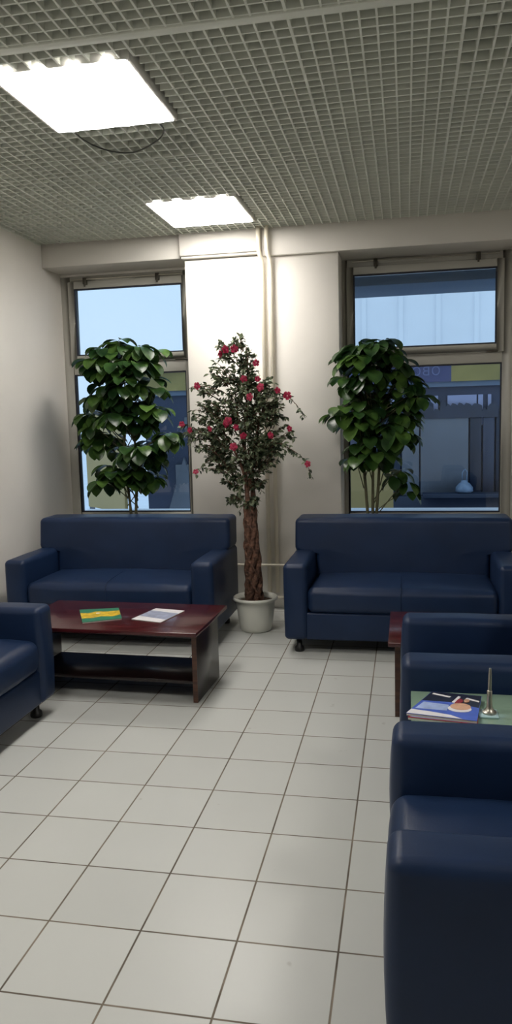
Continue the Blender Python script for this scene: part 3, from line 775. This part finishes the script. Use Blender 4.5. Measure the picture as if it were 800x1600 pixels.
for ring, (n, rr, up) in enumerate(((5, .030, .25), (5, .021, .7), (3, .012, 1.3))):
    for k in range(n):
        a = 2*PI*k/n+ring*.6; d = Vector((math.cos(a), up*-1.0, math.sin(a))).normalized(); s_ = Vector((-math.sin(a), 0, math.cos(a)))
        k0 = len(fm.v); b0 = d*.003
        rows = [(b0, .004), (d*rr*.5, .012), (d*rr*.9+Vector((0, .003, 0)), .014), (d*rr*1.12+Vector((0, .007, 0)), .007)]
        for q, w_ in rows: fm.v += [tuple(q-s_*w_), tuple(q+Vector((0, -.002, 0))), tuple(q+s_*w_)]
        for i in range(3):
            a_ = k0+3*i; fm.face([a_, a_+1, a_+4, a_+3]); fm.face([a_+1, a_+2, a_+5, a_+4])
f0 = fm.build('flower', M['petal'], tr, smooth=True, weld=False)
for i, (x, y, z) in enumerate(FLOW):
    f = f0 if i == 0 else f0.copy()
    if i: C.objects.link(f); f.parent = tr
    f.location = (x-TX, y-TY, z); f.rotation_euler = (rng.uniform(-.6, .5), rng.uniform(0, 6), rng.uniform(-.6, .8)); s_ = rng.uniform(.62, .95); f.scale = (s_, s_, s_)

# ------------------------------------------------------------------ outside
gd = MB().box(-40, 40, YW+.2, 60, -.62, -.5).build('ground', M['snow']); tag(gd, 'snow-covered pale ground outside the windows', 'ground'); struct(gd)
KY = 7.0
ks = empty('street_kiosk', (1.5, KY, -.5)); tag(ks, 'blue street kiosk outside with violet and yellow sign band over pale window panes', 'kiosk')
def KP(mb, nm, mt, **kw):
    mb.v = [(x-1.5, y-KY, z+.5) for x, y, z in mb.v]; return mb.build(nm, mt, ks, **kw)
KP(MB().box(-1.88, 4.2, KY+.02, KY+2.6, -.5, 2.22), 'wall', M['kiosk'])
KP(MB().box(-1.95, 4.3, KY-.12, KY+2.7, 2.235, 2.30), 'roof', M['bluegrey'])
KP(MB().box(-1.88, 4.2, KY-.03, KY+.02, 1.90, 1.965), 'fascia_rail', M['bluegrey'])
KP(MB().box(.75, 2.262, KY-.06, KY+.02, 1.965, 2.235), 'sign_panel', M['purple'])['label'] = 'violet sign panel'
KP(MB().box(2.262, 4.2, KY-.06, KY+.02, 1.965, 2.235), 'sign_panel', M['yellow'])['label'] = 'yellow sign panel'
KP(MB().box(-1.88, .75, KY-.06, KY+.02, 1.965, 2.235), 'sign_panel', M['yellow'])['label'] = 'yellow sign panel'
tcu = bpy.data.curves.new('sign_letters', 'FONT'); tcu.body = 'ОВОЩИ'; tcu.size = .155; tcu.extrude = .004; tcu.align_x = 'LEFT'; tcu.space_character = 1.15
to = bpy.data.objects.new('tmp', tcu); C.objects.link(to)
bpy.context.view_layer.update()
tme = bpy.data.meshes.new_from_object(to); bpy.data.objects.remove(to)
lt = bpy.data.objects.new('sign_letters', tme); C.objects.link(lt); lt.parent = ks
xs = [v.co.x for v in tme.vertices]; wd = max(xs)
for v in tme.vertices:
    x, y, z = v.co; v.co = (2.13-1.5-x, -.066-z, y+2.05+.5)      # mirrored: the sign is read from its other side
tme.materials.clear(); tme.materials.append(M['letters'])
# band of pale panes with dark goods before them
pz0, pz1 = 1.50, 1.795
for (a, b_) in ((1.30, 1.56), (1.60, 1.93), (1.95, 2.10), (2.22, 2.58), (2.60, 2.66), (2.72, 2.76)):
    KP(MB().box(a, b_, KY-.01, KY+.02, 1.60 if a < 2.6 else 1.40, pz1-.005), 'window_pane', M['lilac'])
rng = random.Random(8)
g = MB(); x = 1.25
while x < 2.75:
    w_ = rng.uniform(.05, .14); h_ = rng.uniform(1.60, 1.72)
    g.prism([(x, 1.5), (x+w_, 1.5), (x+w_, h_-.02), (x+w_*.7, h_), (x+w_*.3, h_+.01), (x, h_-.03)], 'y', KY-.06, KY-.015); x += w_
KP(g, 'goods', M['silhouette'])
for k, (a, b_, mt) in enumerate(((.95, 1.32, 'kiosk'), (1.34, 1.62, 'kioskdark'), (1.64, 1.86, 'kioskgrey'), (1.88, 2.48, 'kioskgrey'), (2.50, 2.64, 'kioskdark'), (2.66, 2.80, 'kiosk'), (2.82, 3.4, 'kioskdark'))):
    KP(MB().box(a, b_, KY-.05, KY+.02, .50, 1.60 if a > 1.2 else 1.85), 'door_panel', M[mt], bevel=.006, seg=1)
KP(MB().box(.9, 4.2, KY-.10, KY+.02, -.4, .50), 'plinth', M['kioskdark'], bevel=.01, seg=1)
KP(MB().box(-.2, .9, KY-.05, KY+.02, .3, 1.7), 'door_panel', M['kioskgrey'], bevel=.006, seg=1)
for (a, b_, c, d) in ((-1.45, -1.15, .35, .95), (-1.0, -.75, .9, 1.6), (-.75, -.45, .5, .9), (-1.3, -1.05, 1.35, 1.6)):
    KP(MB().box(a, b_, KY-.03, KY+.02, c, d), 'poster', M['kioskgrey'], bevel=.004, seg=1)
mb = MB(); mb.prism([(-1.62, .15), (-1.05, .15), (-1.32, 1.05)], 'y', KY-.05, KY+.02); mb.prism([(-1.0, .15), (-.55, .15), (-.55, 1.15), (-.7, 1.2)], 'y', KY-.05, KY+.02)
KP(mb, 'painted_panel', M['kioskgrey'])
# ochre boards
ob = empty('ochre_board', (-2.0, 6.4, -.5)); tag(ob, 'ochre yellow board standing outside the left window', 'board')
mb = MB(); mb.prism([(-.47, -.10), (-.47, .0), (.33, -.75), (.33, -.85)], 'z', .95, 2.2); mb.build('panel', M['ochre'], ob)
for (x, y) in ((-.44, -.05), (.30, -.80)): MB().box(x-.03, x+.03, y-.02, y+.02, 0, .97).build('post', M['kioskgrey'], ob)
ob2 = empty('ochre_board', (1.25, 5.6, -.5)); tag(ob2, 'low ochre yellow board outside the right window behind the plant stems', 'board')
MB().box(-.30, .30, -.04, .04, .25, 1.48).build('panel', M['ochre'], ob2, bevel=.005)
for x in (-.26, .26): MB().box(x-.03, x+.03, -.03, .03, 0, .27).build('post', M['kioskgrey'], ob2)
# carrier bag on the kiosk ledge
bgp = MB().lathe([(.001, 0), (.10, .0), (.13, .03), (.125, .09), (.08, .15), (.05, .17), (.045, .20)], 0, 0, 18)
bgp.tube([(-.03, 0, .18), (-.03, 0, .32), (.0, 0, .37)], .008, 6); bgp.tube([(.03, 0, .18), (.04, 0, .33), (.01, 0, .38)], .008, 6)
bo = bgp.build('carrier_bag', M['bag'], smooth=True); bo.scale = (.85, .85, .8); bo.location = (2.42, KY-.22, .551); tag(bo, 'small pale blue carrier bag standing on the ledge outside the right window', 'bag')
lg = MB().box(1.9, 3.1, KY-.36, KY-.10, .50, .55).build('street_ledge', M['kioskdark'], bevel=.006); tag(lg, 'dark ledge along the kiosk front carrying the bag', 'ledge')
# canopy over the right window and the facade beyond
cn = MB().box(1.0, 3.6, YW+.22, 4.0, 2.62, 2.70).build('canopy', M['bluegrey'], bevel=.004); tag(cn, 'slate blue canopy jutting out above the right window outside', 'canopy')
fb = empty('apartment_building', (6.6, 24, -.5)); tag(fb, 'pale blue facade filling the view high outside the right window', 'building')
MB().box(-7.0, 5.0, 0, 6, 0, 12).build('wall', M['palewall'], fb)
for i in range(9): MB().box(-6.4+i*1.25, -6.25+i*1.25, -.08, .02, 0, 12).build('pilaster', M['palewall'], fb)
